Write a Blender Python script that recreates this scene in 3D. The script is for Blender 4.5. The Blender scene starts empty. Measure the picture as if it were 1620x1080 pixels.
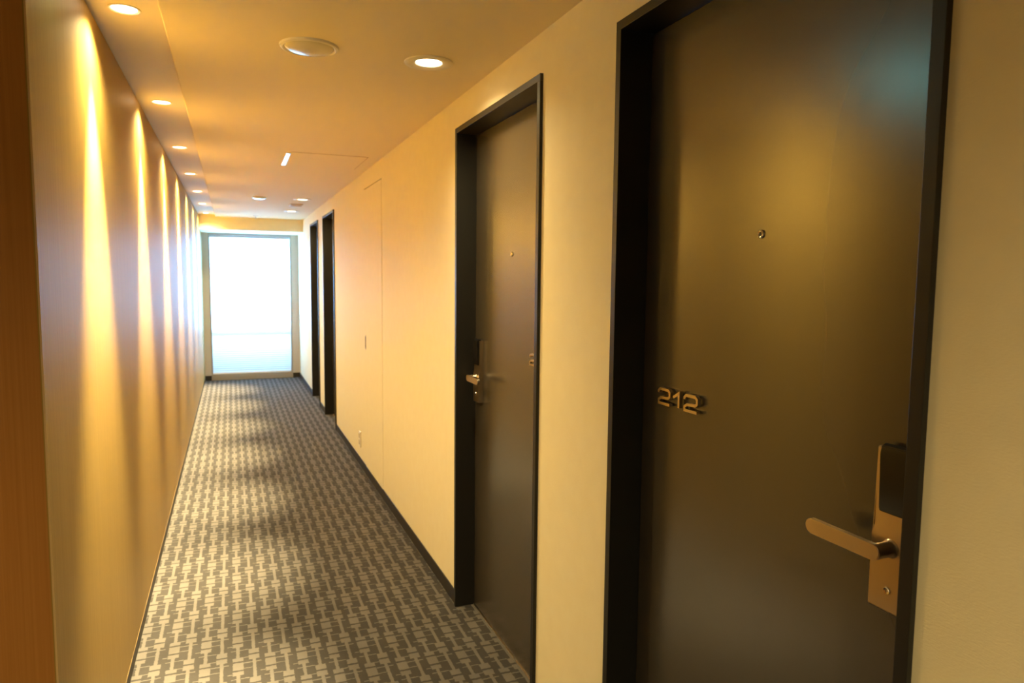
import bpy, bmesh, math
from mathutils import Matrix, Vector
S = bpy.context.scene
C = S.collection
PI = math.pi

# ------------------------------------------------------------------ camera
YAW, PITCH, ROLL, FPX, EYE = 0.3773, 0.0880, 0.0098, 1118.9, 1.45
fw = Vector((math.sin(YAW)*math.cos(PITCH), math.cos(YAW)*math.cos(PITCH), -math.sin(PITCH)))
rt = Vector((math.cos(YAW), -math.sin(YAW), 0)); up = rt.cross(fw)
r2 = math.cos(ROLL)*rt + math.sin(ROLL)*up; u2 = -math.sin(ROLL)*rt + math.cos(ROLL)*up
cd = bpy.data.cameras.new('camera'); cam = bpy.data.objects.new('camera', cd); C.objects.link(cam)
cam.matrix_world = Matrix(((r2.x, u2.x, -fw.x, 0), (r2.y, u2.y, -fw.y, 0), (r2.z, u2.z, -fw.z, EYE), (0, 0, 0, 1)))
cd.sensor_width = 36; cd.lens = FPX/1620*36; cd.clip_start = .02
cd.dof.use_dof = True; cd.dof.focus_distance = 1.6; cd.dof.aperture_fstop = 6.3
S.camera = cam

# ------------------------------------------------------------------ view, world, daylight
S.view_settings.view_transform = 'Standard'; S.view_settings.look = 'None'
S.view_settings.gamma = 1; S.view_settings.use_curve_mapping = False
S.view_settings.exposure = 0.1
S.cycles.use_denoising = True
S.cycles.max_bounces = 12; S.cycles.diffuse_bounces = 7; S.cycles.glossy_bounces = 4
S.cycles.sample_clamp_indirect = 12; S.cycles.caustics_reflective = False; S.cycles.blur_glossy = .5
w = bpy.data.worlds.new('sky'); S.world = w; w.use_nodes = True
w.node_tree.nodes['Background'].inputs[0].default_value = (.55, .75, 1, 1)
w.node_tree.nodes['Background'].inputs[1].default_value = 2.0

# measured dimensions (metres)
L, R, H, HS, XS, E, EL, ZL = .3674, .8999, 2.2013, 2.2328, -.1725, 10.62, 9.87, 2.044
XD = R+.0766                      # plane of the door leaves
HB = .064                         # baseboard height
DH = 2.0763                       # top of door casing
Y0 = 1.716                        # corner where the wood wall begins
WARM = (1.0, .79, .385)
P_STRIP, P_MAIN, P_DAY, P_BACK = 1500, 66, 850, 62

def lamp(name, kind, loc, power, color, parent, rot=(0, 0, 0), **kw):
    d = bpy.data.lights.new(name, kind); d.energy = power; d.color = color
    for k, v in kw.items(): setattr(d, k, v)
    o = bpy.data.objects.new(name, d); C.objects.link(o); o.location = loc; o.rotation_euler = rot
    if parent: o.parent = parent
    return o
# the daylight sky patch beyond the window, shining on the blind
lamp('daylight', 'AREA', (.26, E+1.1, 1.35), P_DAY, (.21, .56, 1.0), None, rot=(-PI/2, 0, 0),
     shape='RECTANGLE', size=1.9, size_y=2.7)

# ------------------------------------------------------------------ materials
def mat(name, col, rough=.5, metal=0, spec=.5, coat=0, coat_r=.1, emit=None, es=0):
    m = bpy.data.materials.new(name); m.use_nodes = True
    b = m.node_tree.nodes['Principled BSDF']
    b.inputs['Base Color'].default_value = (*col, 1); b.inputs['Roughness'].default_value = rough
    b.inputs['Metallic'].default_value = metal; b.inputs['Specular IOR Level'].default_value = spec
    b.inputs['Coat Weight'].default_value = coat; b.inputs['Coat Roughness'].default_value = coat_r
    if emit:
        b.inputs['Emission Color'].default_value = (*emit, 1); b.inputs['Emission Strength'].default_value = es
    return m
def N(m, t, **kw):
    n = m.node_tree.nodes.new(t)
    for k, v in kw.items(): setattr(n, k, v)
    return n
def LK(m, a, b): m.node_tree.links.new(a, b)
def coords(m, scale):
    t = N(m, 'ShaderNodeTexCoord'); p = N(m, 'ShaderNodeMapping'); p.inputs['Scale'].default_value = scale
    LK(m, t.outputs['Object'], p.inputs['Vector']); return p.outputs['Vector']
def noise(m, scale, s=1, detail=3, rough=.5):
    n = N(m, 'ShaderNodeTexNoise'); n.inputs['Scale'].default_value = s; n.inputs['Detail'].default_value = detail
    n.inputs['Roughness'].default_value = rough
    LK(m, coords(m, scale), n.inputs['Vector']); return n.outputs['Fac']
def ramp(m, fac, stops):
    r = N(m, 'ShaderNodeValToRGB'); e = r.color_ramp.elements
    while len(e) < len(stops): e.new(.5)
    for i, (p, c) in enumerate(stops): e[i].position = p; e[i].color = (*c, 1)
    LK(m, fac, r.inputs[0]); return r.outputs[0]
def bump(m, fac, strength, dist):
    b = N(m, 'ShaderNodeBump'); b.inputs['Strength'].default_value = strength; b.inputs['Distance'].default_value = dist
    LK(m, fac, b.inputs['Height']); LK(m, b.outputs[0], m.node_tree.nodes['Principled BSDF'].inputs['Normal'])
def base(m, out): LK(m, out, m.node_tree.nodes['Principled BSDF'].inputs['Base Color'])

M = {}
m = M['wall'] = mat('cream_wallpaper', (.78, .72, .58), .6, spec=.18)
base(m, ramp(m, noise(m, (3, 3, 3), 6, 4), [(.3, (.845, .76, .54)), (.7, (.865, .785, .57))]))
bump(m, noise(m, (120, 120, 420), 1, 4, .65), .35, .0012)
m = M['ceiling'] = mat('ceiling_paint', (.80, .69, .47), .80, spec=.25)
bump(m, noise(m, (300, 300, 300), 1, 2), .06, .0005)
m = M['strip'] = mat('ceiling_strip_paint', (.70, .62, .48), .68, spec=.3)
bump(m, noise(m, (300, 300, 300), 1, 2), .05, .0005)
m = M['wood'] = mat('light_wood_laminate', (.62, .45, .25), .48, spec=.2)
base(m, ramp(m, noise(m, (160, 160, 1.6), 1, 5, .6), [(.25, (.315, .20, .048)), (.5, (.355, .23, .060)), (.78, (.395, .262, .075))]))
bump(m, noise(m, (260, 260, 4), 1, 3), .05, .0004)
m = M['wood_shaded'] = mat('shaded_wood_laminate', (.44, .22, .07), .45, spec=.4)  # same wood as the panels, dim ambient light put into a deeper orange
base(m, ramp(m, noise(m, (130, 130, 1.4), 1, 5, .6), [(.25, (.38, .155, .03)), (.75, (.48, .215, .05))]))
M['wood_edge'] = mat('pale_wood_edging', (.60, .42, .20), .45)
m = M['door'] = mat('bronze_grey_door_laminate', (.052, .043, .034), .27, spec=1.0, coat=.5, coat_r=.24)
base(m, ramp(m, noise(m, (2, 2, 2), 1, 2), [(.3, (.0515, .0425, .0335)), (.7, (.0535, .0445, .0345))]))
bump(m, noise(m, (420, 420, 420), 1, 2), .015, .0002)
M['frame'] = mat('charcoal_painted_steel', (.015, .014, .013), .40, spec=.42)
M['black'] = mat('black_plastic', (.006, .006, .007), .28, spec=.5)
m = M['metal'] = mat('satin_nickel', (.62, .52, .40), .28, metal=1)
bump(m, noise(m, (900, 900, 30), 1, 2), .03, .0002)
M['chrome'] = mat('polished_chrome', (.82, .76, .66), .08, metal=1)
M['base'] = mat('dark_rubber_baseboard', (.022, .019, .018), .5)
M['gap'] = mat('dark_shadow_joint', (.03, .018, .01), .8)
M['white_ring'] = mat('cream_painted_trim_ring', (.78, .72, .60), .4)
M['lamp'] = mat('glowing_lamp_lens', (.9, .85, .75), .4, emit=(1, .80, .48), es=14)
M['grille'] = mat('cream_speaker_grille', (.66, .60, .46), .22, spec=.6)
M['plastic'] = mat('white_gloss_plastic', (.82, .82, .82), .18, spec=.8, coat=.6, coat_r=.08)
M['ochre'] = mat('ochre_vent_cover', (.52, .36, .16), .6)
M['window_frame'] = mat('grey_brown_aluminium', (.34, .30, .27), .4, metal=.2)
M['jamb_wall'] = mat('backlit_window_surround', (.48, .43, .40), .5)  # greyed tone carries the backlit shade of the window surround
M['guide'] = mat('teal_lamp_diffuser', (.6, .8, .75), .4, emit=(.30, .85, .85), es=22)

# blind: translucent pleated fabric
m = bpy.data.materials.new('translucent_blind_fabric'); M['blind'] = m; m.use_nodes = True
nt = m.node_tree; nt.nodes.remove(nt.nodes['Principled BSDF']); out = nt.nodes['Material Output']
d = N(m, 'ShaderNodeBsdfDiffuse'); d.inputs[0].default_value = (.82, .85, .88, 1)
t = N(m, 'ShaderNodeBsdfTranslucent'); t.inputs[0].default_value = (.85, .93, 1.0, 1)
x = N(m, 'ShaderNodeMixShader'); x.inputs[0].default_value = .55
LK(m, d.outputs[0], x.inputs[1]); LK(m, t.outputs[0], x.inputs[2]); LK(m, x.outputs[0], out.inputs[0])
# window glass
m = bpy.data.materials.new('window_glass'); M['glass'] = m; m.use_nodes = True
nt = m.node_tree; nt.nodes.remove(nt.nodes['Principled BSDF']); out = nt.nodes['Material Output']
d = N(m, 'ShaderNodeBsdfTransparent'); g = N(m, 'ShaderNodeBsdfGlossy'); g.inputs['Roughness'].default_value = .02
x = N(m, 'ShaderNodeMixShader'); x.inputs[0].default_value = .06
LK(m, d.outputs[0], x.inputs[1]); LK(m, g.outputs[0], x.inputs[2]); LK(m, x.outputs[0], out.inputs[0])

# carpet: woven block and I-bar pattern computed with math nodes
def carpet():
    m = mat('woven_pattern_carpet', (.1, .1, .1), .95, spec=.1)
    t = N(m, 'ShaderNodeTexCoord')
    wob = N(m, 'ShaderNodeTexNoise'); wob.inputs['Scale'].default_value = 90; wob.inputs['Detail'].default_value = 1
    LK(m, t.outputs['Object'], wob.inputs['Vector'])
    sub = N(m, 'ShaderNodeVectorMath', operation='SUBTRACT'); sub.inputs[1].default_value = (.5, .5, .5)
    LK(m, wob.outputs['Color'], sub.inputs[0])
    sca = N(m, 'ShaderNodeVectorMath', operation='SCALE'); sca.inputs['Scale'].default_value = .0065
    LK(m, sub.outputs[0], sca.inputs[0])
    add = N(m, 'ShaderNodeVectorMath', operation='ADD')
    LK(m, t.outputs['Object'], add.inputs[0]); LK(m, sca.outputs[0], add.inputs[1])
    sp = N(m, 'ShaderNodeSeparateXYZ'); LK(m, add.outputs[0], sp.inputs[0])
    def mth(op, a, b=None, c=None):
        n = N(m, 'ShaderNodeMath', operation=op)
        for i, v in enumerate((a, b, c)):
            if v is None: continue
            if isinstance(v, (int, float)): n.inputs[i].default_value = v
            else: LK(m, v, n.inputs[i])
        return n.outputs[0]
    U = mth('FRACT', mth('DIVIDE', mth('ADD', sp.outputs[0], 10.0435), .115))
    V = mth('FRACT', mth('DIVIDE', mth('ADD', sp.outputs[1], 10.12), .21))
    def dist(c, val):     # wrapped distance to centre c
        a = mth('SUBTRACT', val, c); a = mth('FRACT', mth('ADD', a, 1.5)); return mth('ABSOLUTE', mth('SUBTRACT', a, .5))
    cache = {}
    def d_(val, nm, c):
        if (nm, c) not in cache: cache[(nm, c)] = dist(c, val)
        return cache[(nm, c)]
    def rect(u0, u1, v0, v1):
        du = mth('SUBTRACT', (u1-u0)/2, d_(U, 'u', (u0+u1)/2)); dv = mth('SUBTRACT', (v1-v0)/2, d_(V, 'v', (v0+v1)/2))
        a = mth('MULTIPLY', du, .115); b = mth('MULTIPLY', dv, .21)
        k = mth('MINIMUM', a, b)
        n = mth('MULTIPLY_ADD', k, 420, .5); n2 = N(m, 'ShaderNodeClamp'); LK(m, n, n2.inputs[0]); return n2.outputs[0]
    rs = [(.085, .415, 0, .25), (.085, .415, .30, .43), (.085, .415, .82, .95), (.195, .305, .42, .83),
          (.585, .915, .31, .475), (.585, .915, .525, .69), (.695, .805, .68, 1.32),
          (.42, .97, .20, .23), (.03, .58, .685, .71), (.42, .58, .40, .425), (.92, 1.08, .86, .885), (.42, .70, .02, .04)]
    acc = None
    for r in rs:
        o = rect(*r); acc = o if acc is None else mth('MAXIMUM', acc, o)
    fine = noise(m, (900, 900, 900), 1, 3, .7)
    big = noise(m, (7, 7, 7), 1, 3)
    mx = N(m, 'ShaderNodeMix', data_type='RGBA'); mx.inputs['A'].default_value = (.046, .042, .041, 1); mx.inputs['B'].default_value = (.115, .105, .100, 1)
    LK(m, acc, mx.inputs['Factor'])
    mul = N(m, 'ShaderNodeMix', data_type='RGBA', blend_type='MULTIPLY'); mul.inputs['Factor'].default_value = 1
    LK(m, mx.outputs['Result'], mul.inputs['A'])
    LK(m, ramp(m, mth('MULTIPLY', mth('ADD', fine, big), .5), [(.3, (.78, .78, .78)), (.7, (1.2, 1.2, 1.2))]), mul.inputs['B'])
    base(m, mul.outputs['Result']); bump(m, mth('ADD', fine, acc), .35, .002)
    return m
M['carpet'] = carpet()

# ------------------------------------------------------------------ mesh helpers
def bm_new(): return bmesh.new()
def box(bm, x0, x1, y0, y1, z0, z1, bev=0, seg=2):
    r = bmesh.ops.create_cube(bm, size=1)
    vs = r['verts']
    for v in vs:
        v.co = Vector(((x0+x1)/2+v.co.x*(x1-x0), (y0+y1)/2+v.co.y*(y1-y0), (z0+z1)/2+v.co.z*(z1-z0)))
    if bev:
        es = list({e for v in vs for e in v.link_edges})
        bmesh.ops.bevel(bm, geom=es, offset=bev, segments=seg, affect='EDGES', profile=.5)
def prism(bm, pts, fn, d0, d1):
    """polygon pts (a, b) extruded between depths d0 and d1; fn(a, b, d) gives the point"""
    lo = [bm.verts.new(fn(a, b, d0)) for a, b in pts]; hi = [bm.verts.new(fn(a, b, d1)) for a, b in pts]
    bm.faces.new(lo); bm.faces.new(hi[::-1]); n = len(pts)
    for i in range(n): bm.faces.new((lo[i], hi[i], hi[(i+1) % n], lo[(i+1) % n]))
def lathe(bm, prof, seg=40, axis='Z', at=(0, 0, 0)):
    """prof: list of (radius, height); closed where radius is 0"""
    rings = []
    def P(r, h, a):
        c, s = r*math.cos(a), r*math.sin(a)
        v = (c, s, h) if axis == 'Z' else (h, c, s)
        return (v[0]+at[0], v[1]+at[1], v[2]+at[2])
    for r, h in prof:
        if r < 1e-7: rings.append([bm.verts.new(P(0, h, 0))])
        else: rings.append([bm.verts.new(P(r, h, 2*PI*i/seg)) for i in range(seg)])
    for A, B in zip(rings, rings[1:]):
        for i in range(seg):
            j = (i+1) % seg
            if len(A) == 1 and len(B) == 1: continue
            if len(A) == 1: bm.faces.new((A[0], B[i], B[j]))
            elif len(B) == 1: bm.faces.new((A[i], A[j], B[0]))
            else: bm.faces.new((A[i], A[j], B[j], B[i]))
def obj(name, bm, m, parent=None, smooth=False):
    bmesh.ops.remove_doubles(bm, verts=bm.verts, dist=1e-6)
    bmesh.ops.recalc_face_normals(bm, faces=bm.faces)
    me = bpy.data.meshes.new(name); bm.to_mesh(me); bm.free(); me.materials.append(M[m])
    if smooth:
        me.polygons.foreach_set('use_smooth', [True]*len(me.polygons))
        try: me.set_sharp_from_angle(angle=math.radians(35))
        except Exception: pass
    o = bpy.data.objects.new(name, me); C.objects.link(o)
    if parent:
        o.parent = parent
    return o
def tag(o, label=None, cat=None, group=None, kind=None):
    if label: o['label'] = label
    if cat: o['category'] = cat
    if group: o['group'] = group
    if kind: o['kind'] = kind
    return o
def thing(name, label, cat, loc=(0, 0, 0), group=None, kind=None):
    o = bpy.data.objects.new(name, None); C.objects.link(o); o.location = loc; o.empty_display_size = .1
    return tag(o, label, cat, group, kind)
def struct(name, bm, m, label, cat): return tag(obj(name, bm, m), label, cat, kind='structure')

# ------------------------------------------------------------------ room shell
DOORS = [(.6925, 1.5722), (2.0329, 2.9178), (6.775, 7.6215), (8.0824, 8.8727)]   # casing outer near / far
CW, CP = .0224, .0104
XLOB, YB = -2.6, -2.6

b = bm_new(); box(b, XLOB, R+.25, YB, E, -.08, 0)
struct('floor', b, 'carpet', 'grey carpet woven in blocks and I-shaped bars down the corridor', 'floor')

b = bm_new()                                             # ceiling with lowered main field; small chamfer at the strip
box(b, XS, R+.2, Y0, EL, H, H+.12, .004, 1); box(b, XLOB, R+.2, YB, Y0, H, H+.12)
box(b, -L-.12, XS, Y0, EL, HS, H+.12)
me = obj('ceiling', b, 'ceiling'); tag(me, 'warm cream painted ceiling above the corridor', 'ceiling', kind='structure')
b = bm_new(); box(b, -L-.02, XS-.0005, Y0, EL, HS-.004, HS-.0005)
struct('trim_1', b, 'strip', 'narrow raised ceiling strip along the wood wall holding the row of small downlights', 'ceiling strip')

b = bm_new()                                             # right wall in pieces round the openings
T = .16; y = YB
segs = []
for (n, f) in DOORS:
    segs.append((y, n+CW-.004, 0, H)); segs.append((n+CW-.004, f-CW+.004, DH-CW+.004, H)); y = f-CW+.004
AP = (4.545, 5.185, .058, 2.081)
segs.append((y, E+.14, 0, H))
for (a, c, z0, z1) in segs:
    if a < AP[0] and c > AP[1]:
        box(b, R, R+T, a, AP[0], z0, z1); box(b, R, R+T, AP[1], c, z0, z1)
        box(b, R, R+T, AP[0], AP[1], AP[3], z1); box(b, R, R+T, AP[0], AP[1], 0, AP[2])
    else: box(b, R, R+T, a, c, z0, z1)
struct('wall_right', b, 'wall', 'cream wallpapered corridor wall with the guest room doors', 'wall')

b = bm_new(); box(b, -L-.006, -L, Y0-.003, E, .060, HS-.012)
wl = struct('wall_left', b, 'wood', 'long light wood panelled wall washed by ceiling downlights', 'wall')
b = bm_new(); box(b, -L-.001, -L+.0003, Y0-.0035, E, .0585, .0625); box(b, -L-.0035, -L+.0003, Y0-.0038, Y0-.0030, .0625, HS-.012)
obj('edging', b, 'wood_edge', wl)['label'] = 'pale thin edging strip'
b = bm_new(); box(b, -L-.022, -L-.006, Y0+.02, E, HS-.03, HS)
obj('shadow_joint', b, 'gap', wl)['label'] = 'dark joint at the top'
b = bm_new(); box(b, XLOB, -L-.0055, Y0, Y0+.02, 0, H); box(b, -L-.13, -L-.022, Y0+.02, E, 0, HS+.05)
struct('wall_front_left', b, 'wood_shaded', 'wood wall end at the left edge of view, coloured honey brown for dim light', 'wall')
b = bm_new(); box(b, -L-.022, -L-.002, Y0+.02, E, 0, .0595)
struct('baseboard_left', b, 'base', 'dark recessed baseboard beneath the wood wall', 'baseboard')

b = bm_new()
y = YB
for (n, f) in DOORS+[(E, E)]:
    if y < AP[0] < n:
        box(b, R-.005, R, y, AP[0], 0, HB, .001); box(b, R-.005, R, AP[0], AP[1], 0, HB-.006); box(b, R-.005, R, AP[1], n, 0, HB, .001)
    else: box(b, R-.005, R, y, n-.0005, 0, HB, .001)
    y = f+.0005
struct('baseboard_right', b, 'base', 'black baseboard along the cream wall between the doors', 'baseboard')

# lobby the photographer stands in
b = bm_new(); box(b, XLOB-.1, R+T, YB-.1, YB, 0, H+.1)
struct('wall_back', b, 'wall', 'cream wall of the lobby behind the viewpoint', 'wall')
b = bm_new(); box(b, XLOB-.1, XLOB, YB, Y0+.12, 0, H+.1)
struct('wall_lobby', b, 'wall', 'cream wall on the far left of the lobby', 'wall')

# end of corridor
b = bm_new(); box(b, -L-.02, R, EL, E, ZL, HS+.05)
struct('trim_2', b, 'wall', 'cream lintel box above the window niche at the corridor end', 'lintel')
WX0, WX1 = -.287, .802
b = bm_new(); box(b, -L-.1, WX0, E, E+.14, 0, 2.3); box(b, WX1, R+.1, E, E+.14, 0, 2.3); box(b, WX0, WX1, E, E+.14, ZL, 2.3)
struct('wall_far', b, 'jamb_wall', 'end wall framing the bright window, coloured taupe for its backlit shade', 'wall')
b = bm_new(); box(b, -L, WX0+.001, E-.006, E, 0, HB+.005, .001); box(b, WX1-.001, R, E-.006, E, 0, HB+.005, .001)
struct('baseboard_far', b, 'base', 'short black baseboard blocks at both sides of the window', 'baseboard')
wn = thing('window_1', 'bright full-height window with a white translucent blind at the corridor end', 'window', (0, 0, 0), kind='structure')
b = bm_new()
box(b, WX0, WX1, E-.004, E+.06, 0, .085, .003); box(b, WX0, WX1, E, E+.06, 2.012, ZL, .002)
box(b, WX0, WX0+.02, E+.01, E+.06, .085, 2.012, .002); box(b, WX1-.02, WX1, E+.01, E+.06, .085, 2.012, .002)
box(b, WX0+.02, WX1-.02, E+.085, E+.12, .655, .70, .002)
box(b, WX0, WX1, E+.085, E+.12, .04, .09); box(b, WX0, WX1, E+.085, E+.12, 2.0, ZL)
obj('window_frame', b, 'window_frame', wn)
b = bm_new(); box(b, WX0, WX1, E+.098, E+.104, .08, 2.01)
obj('window_pane', b, 'glass', wn)
def blind(z0, z1, y, n, amp):
    b = bm_new(); rows = []
    for i in range(2*n+1):
        z = z0+(z1-z0)*i/(2*n); yy = y+(amp if i % 2 else 0)
        rows.append((b.verts.new((WX0+.022, yy, z)), b.verts.new((WX1-.022, yy, z))))
    for A, B in zip(rows, rows[1:]): b.faces.new((A[0], A[1], B[1], B[0]))
    return b
bl = obj('blind', blind(.092, 1.995, E+.035, 64, .006), 'blind', wn); bl['label'] = 'white pleated translucent blind'
b = bm_new(); box(b, WX0+.022, WX1-.022, E+.022, E+.048, 1.985, 2.010, .003); obj('head_rail', b, 'window_frame', bl)
b = bm_new(); box(b, WX0+.024, WX1-.024, E+.026, E+.046, .086, .102, .003); obj('bottom_rail', b, 'plastic', bl)

b = bm_new(); box(b, -1.2, 1.8, E+.42, E+.52, -.05, .70, .01)
struct('trim_3', b, 'jamb_wall', 'low unseen parapet added outside to dim the lower part of the blind', 'parapet')  # added out of sight to hold daylight back from the lower blind
# ------------------------------------------------------------------ doors
def glyph_two():            # outline strokes of the angular numeral 2, height 1, width 1
    return [[(0, .72), (0, .86), (.12, 1), (.86, 1), (1, .86), (1, .58), (.86, .44), (.22, .40), (.02, .24), (.02, 0), (1, 0)]]
def glyph_one(): return [[(.0, .62), (.62, 1), (.62, 0)]]
def stroke(bm, pts, wd, fn, d0, d1):
    """mitred ribbon along the polyline"""
    V2 = [Vector(p) for p in pts]; left = []; right = []
    for i, p in enumerate(V2):
        ds = []
        if i > 0: ds.append((p-V2[i-1]).normalized())
        if i < len(V2)-1: ds.append((V2[i+1]-p).normalized())
        t = sum(ds, Vector((0, 0)))
        t = t.normalized() if t.length > 1e-6 else ds[0]
        n = Vector((-t.y, t.x)); k = 1/max(.5, abs(n.dot(Vector((-ds[0].y, ds[0].x)))))
        left.append(p+n*wd*k/2); right.append(p-n*wd*k/2)
    for i in range(len(V2)-1):
        q = [left[i], left[i+1], right[i+1], right[i]]
        prism(bm, [(v.x, v.y) for v in q], fn, d0, d1)
def digit(parent, g, y_left, z0, wdt, hgt, wd):
    b = bm_new()
    for pts in g:
        stroke(b, [(a*wdt, c*hgt) for a, c in pts], wd, lambda a, c, dd: Vector((XD-dd, y_left-a, z0+c)), .004, .0135)
    # two stand-off pins
    o = obj('numeral', b, 'metal', parent); o['label'] = 'satin metal door numeral'
    return o
def capsule(cy, cz, y1, hh, n=10):
    """rounded bar outline from cy to y1 along y, half height hh"""
    s = 1 if y1 > cy else -1; pts = []
    for i in range(n+1):
        a = -PI/2+PI*i/n; pts.append((y1-s*hh+s*hh*math.cos(a), cz+hh*math.sin(a)))
    for i in range(n+1):
        a = PI/2+PI*i/n; pts.append((cy+s*hh*math.cos(a), cz+hh*math.sin(a)))
    return pts
def door(idx, near, far, label, lock_near, digits):
    t = thing('door_%d' % idx, label, 'door', (0, 0, 0), kind='structure')
    t.location = (R, (near+far)/2, 0)
    off = Matrix.Translation(-t.location)
    def put(name, b, m, parent=t, smooth=False, shift=True):
        o = obj(name, b, m, None, smooth); o.data.transform(off); o.parent = parent; return o
    b = bm_new(); x0, x1 = R-CP, R+.15
    box(b, x0, x1, near, near+CW, 0, DH-CW, .0012); box(b, x0, x1, far-CW, far, 0, DH-CW, .0012)
    box(b, x0, x1, near, far, DH-CW, DH, .0012)
    # rebate stops behind the leaf
    box(b, XD+.001, x1, near+CW, near+CW+.012, 0, DH-CW); 
    put('door_frame', b, 'frame')
    b = bm_new(); box(b, XD, XD+.04, near+CW+.003, far-CW-.003, .006, DH-CW-.003, .0015)
    leaf = put('door_leaf', b, 'door')
    b = bm_new(); box(b, XD-.004, XD+.05, near+CW, far-CW, 0, .0035)
    put('threshold', b, 'metal')['label'] = 'thin brass coloured threshold strip'
    # peephole
    yc = near+.4385
    b = bm_new(); lathe(b, [(0.0, .0005), (.0035, .0005), (.0042, -.0035), (.0065, -.0045), (.0085, -.003), (.009, .001)], 24, 'X', (XD, yc, 1.543))
    put('peephole', b, 'chrome', leaf, True)['label'] = 'small bright round door viewer'
    # lock
    if lock_near: py0, py1, s = near+.060, near+.1295, 1
    else: py0, py1, s = far-.130, far-.0600, -1
    pm = (py0+py1)/2
    b = bm_new()
    prof = [(.929, 0), (.929, .0195), (.931, .021), (1.048, .021), (1.060, .0160), (1.188, .0160), (1.190, .0140), (1.190, 0)]
    prism(b, [(z, d) for z, d in prof], lambda z, d, yy: Vector((XD-d, yy, z)), py0, py1)
    es = [e for e in b.edges if abs(e.verts[0].co.y-e.verts[1].co.y) < 1e-6]
    bmesh.ops.bevel(b, geom=es, offset=.0012, segments=2, affect='EDGES')
    lp = put('lock_plate', b, 'metal', t, True); lp['label'] = 'satin metal lock plate'
    b = bm_new()
    e1, e0 = (py1-.011, py0+.002) if lock_near else (py1-.002, py0+.011)
    pr = [(1.086, .012), (1.086, .0195), (1.091, .0215), (1.180, .0250), (1.193, .022), (1.197, .012), (1.190, .004)]
    prism(b, pr, lambda z, d, yy: Vector((XD-d, yy, z)), e0, e1)
    es = [e for e in b.edges]
    bmesh.ops.bevel(b, geom=es, offset=.0016, segments=2, affect='EDGES')
    put('card_reader', b, 'black', lp, True)['label'] = 'black card reader'
    # lever: round neck and flat rounded blade
    ly = pm-.003*s if lock_near else pm
    lz = 1.033
    b = bm_new()
    lathe(b, [(.0, -.018), (.0150, -.018), (.0150, -.0225), (.0135, -.0240), (.0122, -.026), (.0122, -.056), (.0, -.056)], 28, 'X', (XD, ly, lz))
    cap = capsule(ly, lz, ly+s*.138, .0128)
    prism(b, cap, lambda a, c, dd: Vector((XD-dd, a, c)), .052, .061)
    es = [e for e in b.edges if abs(e.verts[0].co.x-e.verts[1].co.x) < 1e-6 and abs(e.verts[0].co.x-(XD-.061)) < 1e-5]
    bmesh.ops.bevel(b, geom=es, offset=.0012, segments=2, affect='EDGES')
    put('lever_handle', b, 'metal', lp, True)['label'] = 'satin metal lever handle'
    b = bm_new(); lathe(b, [(0, -.0205), (.0026, -.0207), (.0030, -.0226), (.0056, -.0230), (.0064, -.0205)], 20, 'X', (XD, pm-.001*s, .964))
    put('keyhole', b, 'chrome', lp, True)
    for g, yl, wd in digits:
        o = digit(None, g, yl, 1.154, wd, .0345, .0066)
        o.data.transform(off); o.parent = leaf
    return t
two, one = glyph_two(), glyph_one()
door(1, *DOORS[0], 'nearest dark bronze grey guest room door with metal numerals 212', True,
     [(two, 1.456, .046), (one, 1.395, .036), (two, 1.350, .047)])
door(2, *DOORS[1], 'dark guest room door second from the camera with lever handle at its far side', False,
     [(two, 2.262, .046)])
door(3, *DOORS[2], 'distant dark door just beyond the flush cream access panel', True, [])
door(4, *DOORS[3], 'farthest dark door beside the bright window', True, [])

# ------------------------------------------------------------------ flush access door and outlet
t = thing('door_5', 'tall flush cream access panel in the wall between the dark doors', 'door', (R, 4.865, 0), kind='structure')
off = Matrix.Translation(-t.location)
b = bm_new(); box(b, R-.0012, R+.02, AP[0]+.0075, AP[1]-.0065, AP[2]+.002, AP[3]-.0065, .0015)
pn = obj('panel', b, 'wall'); pn.data.transform(off); pn.parent = t
b = bm_new(); box(b, R+.008, R+.03, AP[0], AP[1], AP[2], AP[3]); o = obj('dark_joint', b, 'gap'); o.data.transform(off); o.parent = t
o['label'] = 'dark joint round the panel'
b = bm_new(); box(b, R-.0035, R, AP[1]-.045, AP[1]-.02, .930, 1.035, .0015); o = obj('flush_pull', b, 'metal'); o.data.transform(off); o.parent = pn
b = bm_new(); box(b, R-.0045, R-.0032, AP[1]-.040, AP[1]-.025, .940, 1.025); o2 = obj('pull_recess', b, 'gap'); o2.data.transform(off); o2.parent = pn

t = thing('wall_outlet', 'small cream outlet plate low on the wall beside the flush access panel', 'outlet', (R, 5.43, .21))
off = Matrix.Translation(-t.location)
b = bm_new(); box(b, R-.009, R, 5.395, 5.465, .150, .270, .003); o = obj('cover_plate', b, 'white_ring'); o.data.transform(off); o.parent = t
for zc in (.185, .235):
    b = bm_new(); box(b, R-.0105, R-.008, 5.413, 5.447, zc-.018, zc+.018, .002); o = obj('socket', b, 'grille'); o.data.transform(off); o.parent = t

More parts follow.
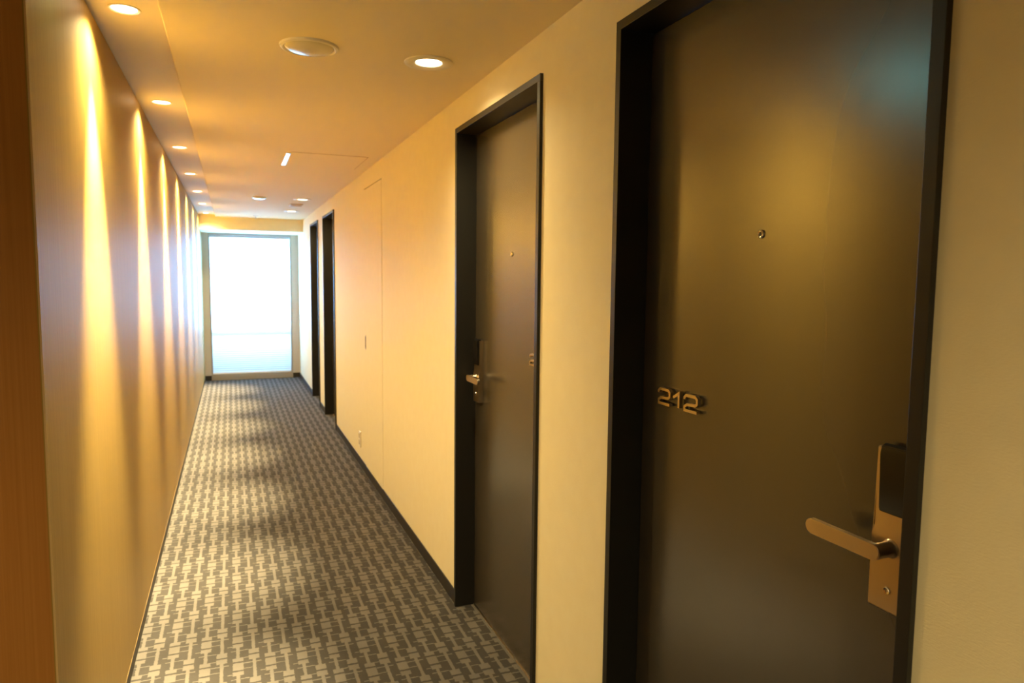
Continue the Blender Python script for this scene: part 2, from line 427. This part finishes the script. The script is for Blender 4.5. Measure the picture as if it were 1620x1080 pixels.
# ------------------------------------------------------------------ ceiling things
def light_child(t, power, loc, **kw):
    return lamp('lamp_light', 'SPOT', loc, power, WARM, t, **kw)
def make_strip_light():
    t = thing('downlight', 'x', 'downlight')
    b = bm_new(); lathe(b, [(.0375, .018), (.0375, -.0015), (.0400, -.003), (.0435, -.0025), (.0445, 0)], 40)
    obj('trim_ring', b, 'white_ring', t, True)
    b = bm_new(); lathe(b, [(0, -.0012), (.030, -.0010), (.0374, .0005)], 40)
    obj('lamp_lens', b, 'lamp', t, True)['label'] = 'glowing warm white lens'
    return t
proto = make_strip_light()
def copy_tree(o, parent=None):
    c = o.copy(); C.objects.link(c)
    if parent: c.parent = parent
    for ch in list(o.children):
        d = ch.copy(); C.objects.link(d); d.parent = c
    return c
where = ['nearest the camera, at the top edge', 'second along the wood wall strip', 'third along the wood wall strip',
         'fourth along the wood wall strip', 'fifth along the wood wall strip', 'second to last before the window lintel',
         'last, right against the window lintel']
clones = [proto]+[copy_tree(proto) for _ in range(6)]
for i, t in enumerate(clones):
    t.location = (-.274, 2.4255+1.2015*i, HS-.004)
    t['label'] = 'small glowing downlight in the ceiling strip, '+where[i]; t['group'] = 'downlights in the strip along the wood wall'
    lamp('lamp_light', 'SPOT', (0, 0, -.006), P_STRIP, WARM, t, rot=(0, math.radians(3), 0), spot_size=math.radians(42), spot_blend=1.0, shadow_soft_size=.022)
    lamp('spill_light', 'SPOT', (0, 0, -.006), P_STRIP*.075, WARM, t, spot_size=math.radians(140), spot_blend=1.0, shadow_soft_size=.022)

def make_main_light():
    t = thing('recessed_downlight', 'x', 'downlight')
    b = bm_new(); lathe(b, [(.0465, .012), (.0475, -.002), (.060, -.006), (.078, -.0065), (.084, -.004), (.0855, 0)], 48)
    obj('trim_ring', b, 'white_ring', t, True)['label'] = 'wide cream trim ring'
    b = bm_new(); lathe(b, [(0, -.0025), (.040, -.0022), (.0465, .0005)], 48)
    obj('lamp_lens', b, 'lamp', t, True)['label'] = 'glowing warm white lens'
    return t
proto2 = make_main_light()
mains = [proto2, copy_tree(proto2), copy_tree(proto2)]
for t, (x, y), lb in zip(mains, ((.660, 2.482), (.660, 7.24), (.660, 8.58)),
        ('large round recessed downlight in front of the second dark door', 'small-looking far round downlight before the ochre ceiling vent', 'farthest round downlight, nearest the window, beyond the ochre vent')):
    t.location = (x, y, H); t['label'] = lb; t['group'] = 'round downlights in the main ceiling'
    lamp('lamp_light', 'SPOT', (0, 0, -.012), P_MAIN, WARM, t, spot_size=math.radians(150), spot_blend=1.0, shadow_soft_size=.04)
for k, (x, y) in enumerate(((.30, -.5), (-1.4, .4))):     # lobby lamps behind the viewpoint
    t = copy_tree(proto2); t.location = (x, y, H); t['group'] = 'round downlights in the main ceiling'
    t['label'] = ('round downlight in the lobby ceiling behind the viewpoint', 'round downlight in the left part of the lobby ceiling')[k]
    lamp('lamp_light', 'SPOT', (0, 0, -.012), P_BACK, WARM, t, spot_size=math.radians(150), spot_blend=1.0, shadow_soft_size=.04)

t = thing('ceiling_speaker', 'round domed cream speaker in the ceiling beside the large downlight', 'speaker', (.255, 2.470, H))
b = bm_new(); lathe(b, [(.078, -.001), (.080, -.006), (.085, -.009), (.092, -.006), (.0945, 0)], 56)
obj('rim', b, 'white_ring', t, True)
b = bm_new(); lathe(b, [(.0, -.022), (.02, -.0215), (.04, -.019), (.06, -.0145), (.073, -.009), (.080, -.003)], 56)
obj('dome_grille', b, 'grille', t, True)['label'] = 'convex grille with a bluish sheen'

t = thing('smoke_detector', 'small round white smoke detector far along the ceiling', 'smoke detector', (.264, 7.22, H))
b = bm_new(); lathe(b, [(.046, -.014), (.056, -.0135), (.062, -.009), (.063, 0)], 36); obj('mounting_base', b, 'plastic', t, True)
b = bm_new(); lathe(b, [(0, -.021), (.030, -.0208), (.044, -.0185), (.049, -.012)], 36); obj('sensor_head', b, 'plastic', t, True)

t = thing('ceiling_vent', 'small ochre square vent between the two far round downlights', 'vent', (.646, 7.82, H))
b = bm_new(); box(b, -.065, .065, -.11, .11, -.008, 0, .002); obj('cover', b, 'ochre', t)
b = bm_new()
for i in range(6): box(b, -.052, .052, -.085+i*.032, -.073+i*.032, -.0095, -.0075)
obj('slots', b, 'ochre', t)

t = thing('ceiling_hatch', 'square ceiling hatch with a bright white strip along its left edge', 'hatch', (.585, 4.80, H))
b = bm_new(); box(b, -.228, .228, -.262, .262, -.0022, 0, .0008); obj('hatch_panel', b, 'ceiling', t)
b = bm_new()
for (x0, x1, y0, y1) in ((-.233, .233, -.267, -.263), (-.233, .233, .263, .267), (.229, .233, -.267, .267)): box(b, x0, x1, y0, y1, -.0014, 0)
obj('joint', b, 'ochre', t)
b = bm_new(); box(b, -.256, -.230, -.235, .262, -.006, 0, .0015); obj('edge_strip', b, 'plastic', t)['label'] = 'glossy white strip'

t = thing('sprinkler_head', 'tiny sprinkler head on the ceiling close to the window lintel', 'sprinkler', (.30, 9.45, H))
b = bm_new(); lathe(b, [(0, -.010), (.02, -.010), (.030, -.006), (.032, 0)], 24); obj('escutcheon', b, 'white_ring', t, True)
b = bm_new(); lathe(b, [(0, -.032), (.014, -.031), (.014, -.029), (.005, -.028), (.005, -.009)], 24); obj('deflector', b, 'metal', t, True)

# small guide lamp on the wood wall just above the frame, source of the teal sheen on door 212
t = thing('guide_lamp', 'small teal guide lamp high on the wood wall above the frame', 'lamp', (-L, 1.90, 2.165))
b = bm_new(); box(b, 0, .030, -.075, .075, -.035, .040, .004); obj('housing', b, 'plastic', t)
b = bm_new(); box(b, .030, .040, -.065, .065, -.028, .033, .003); obj('diffuser', b, 'guide', t)
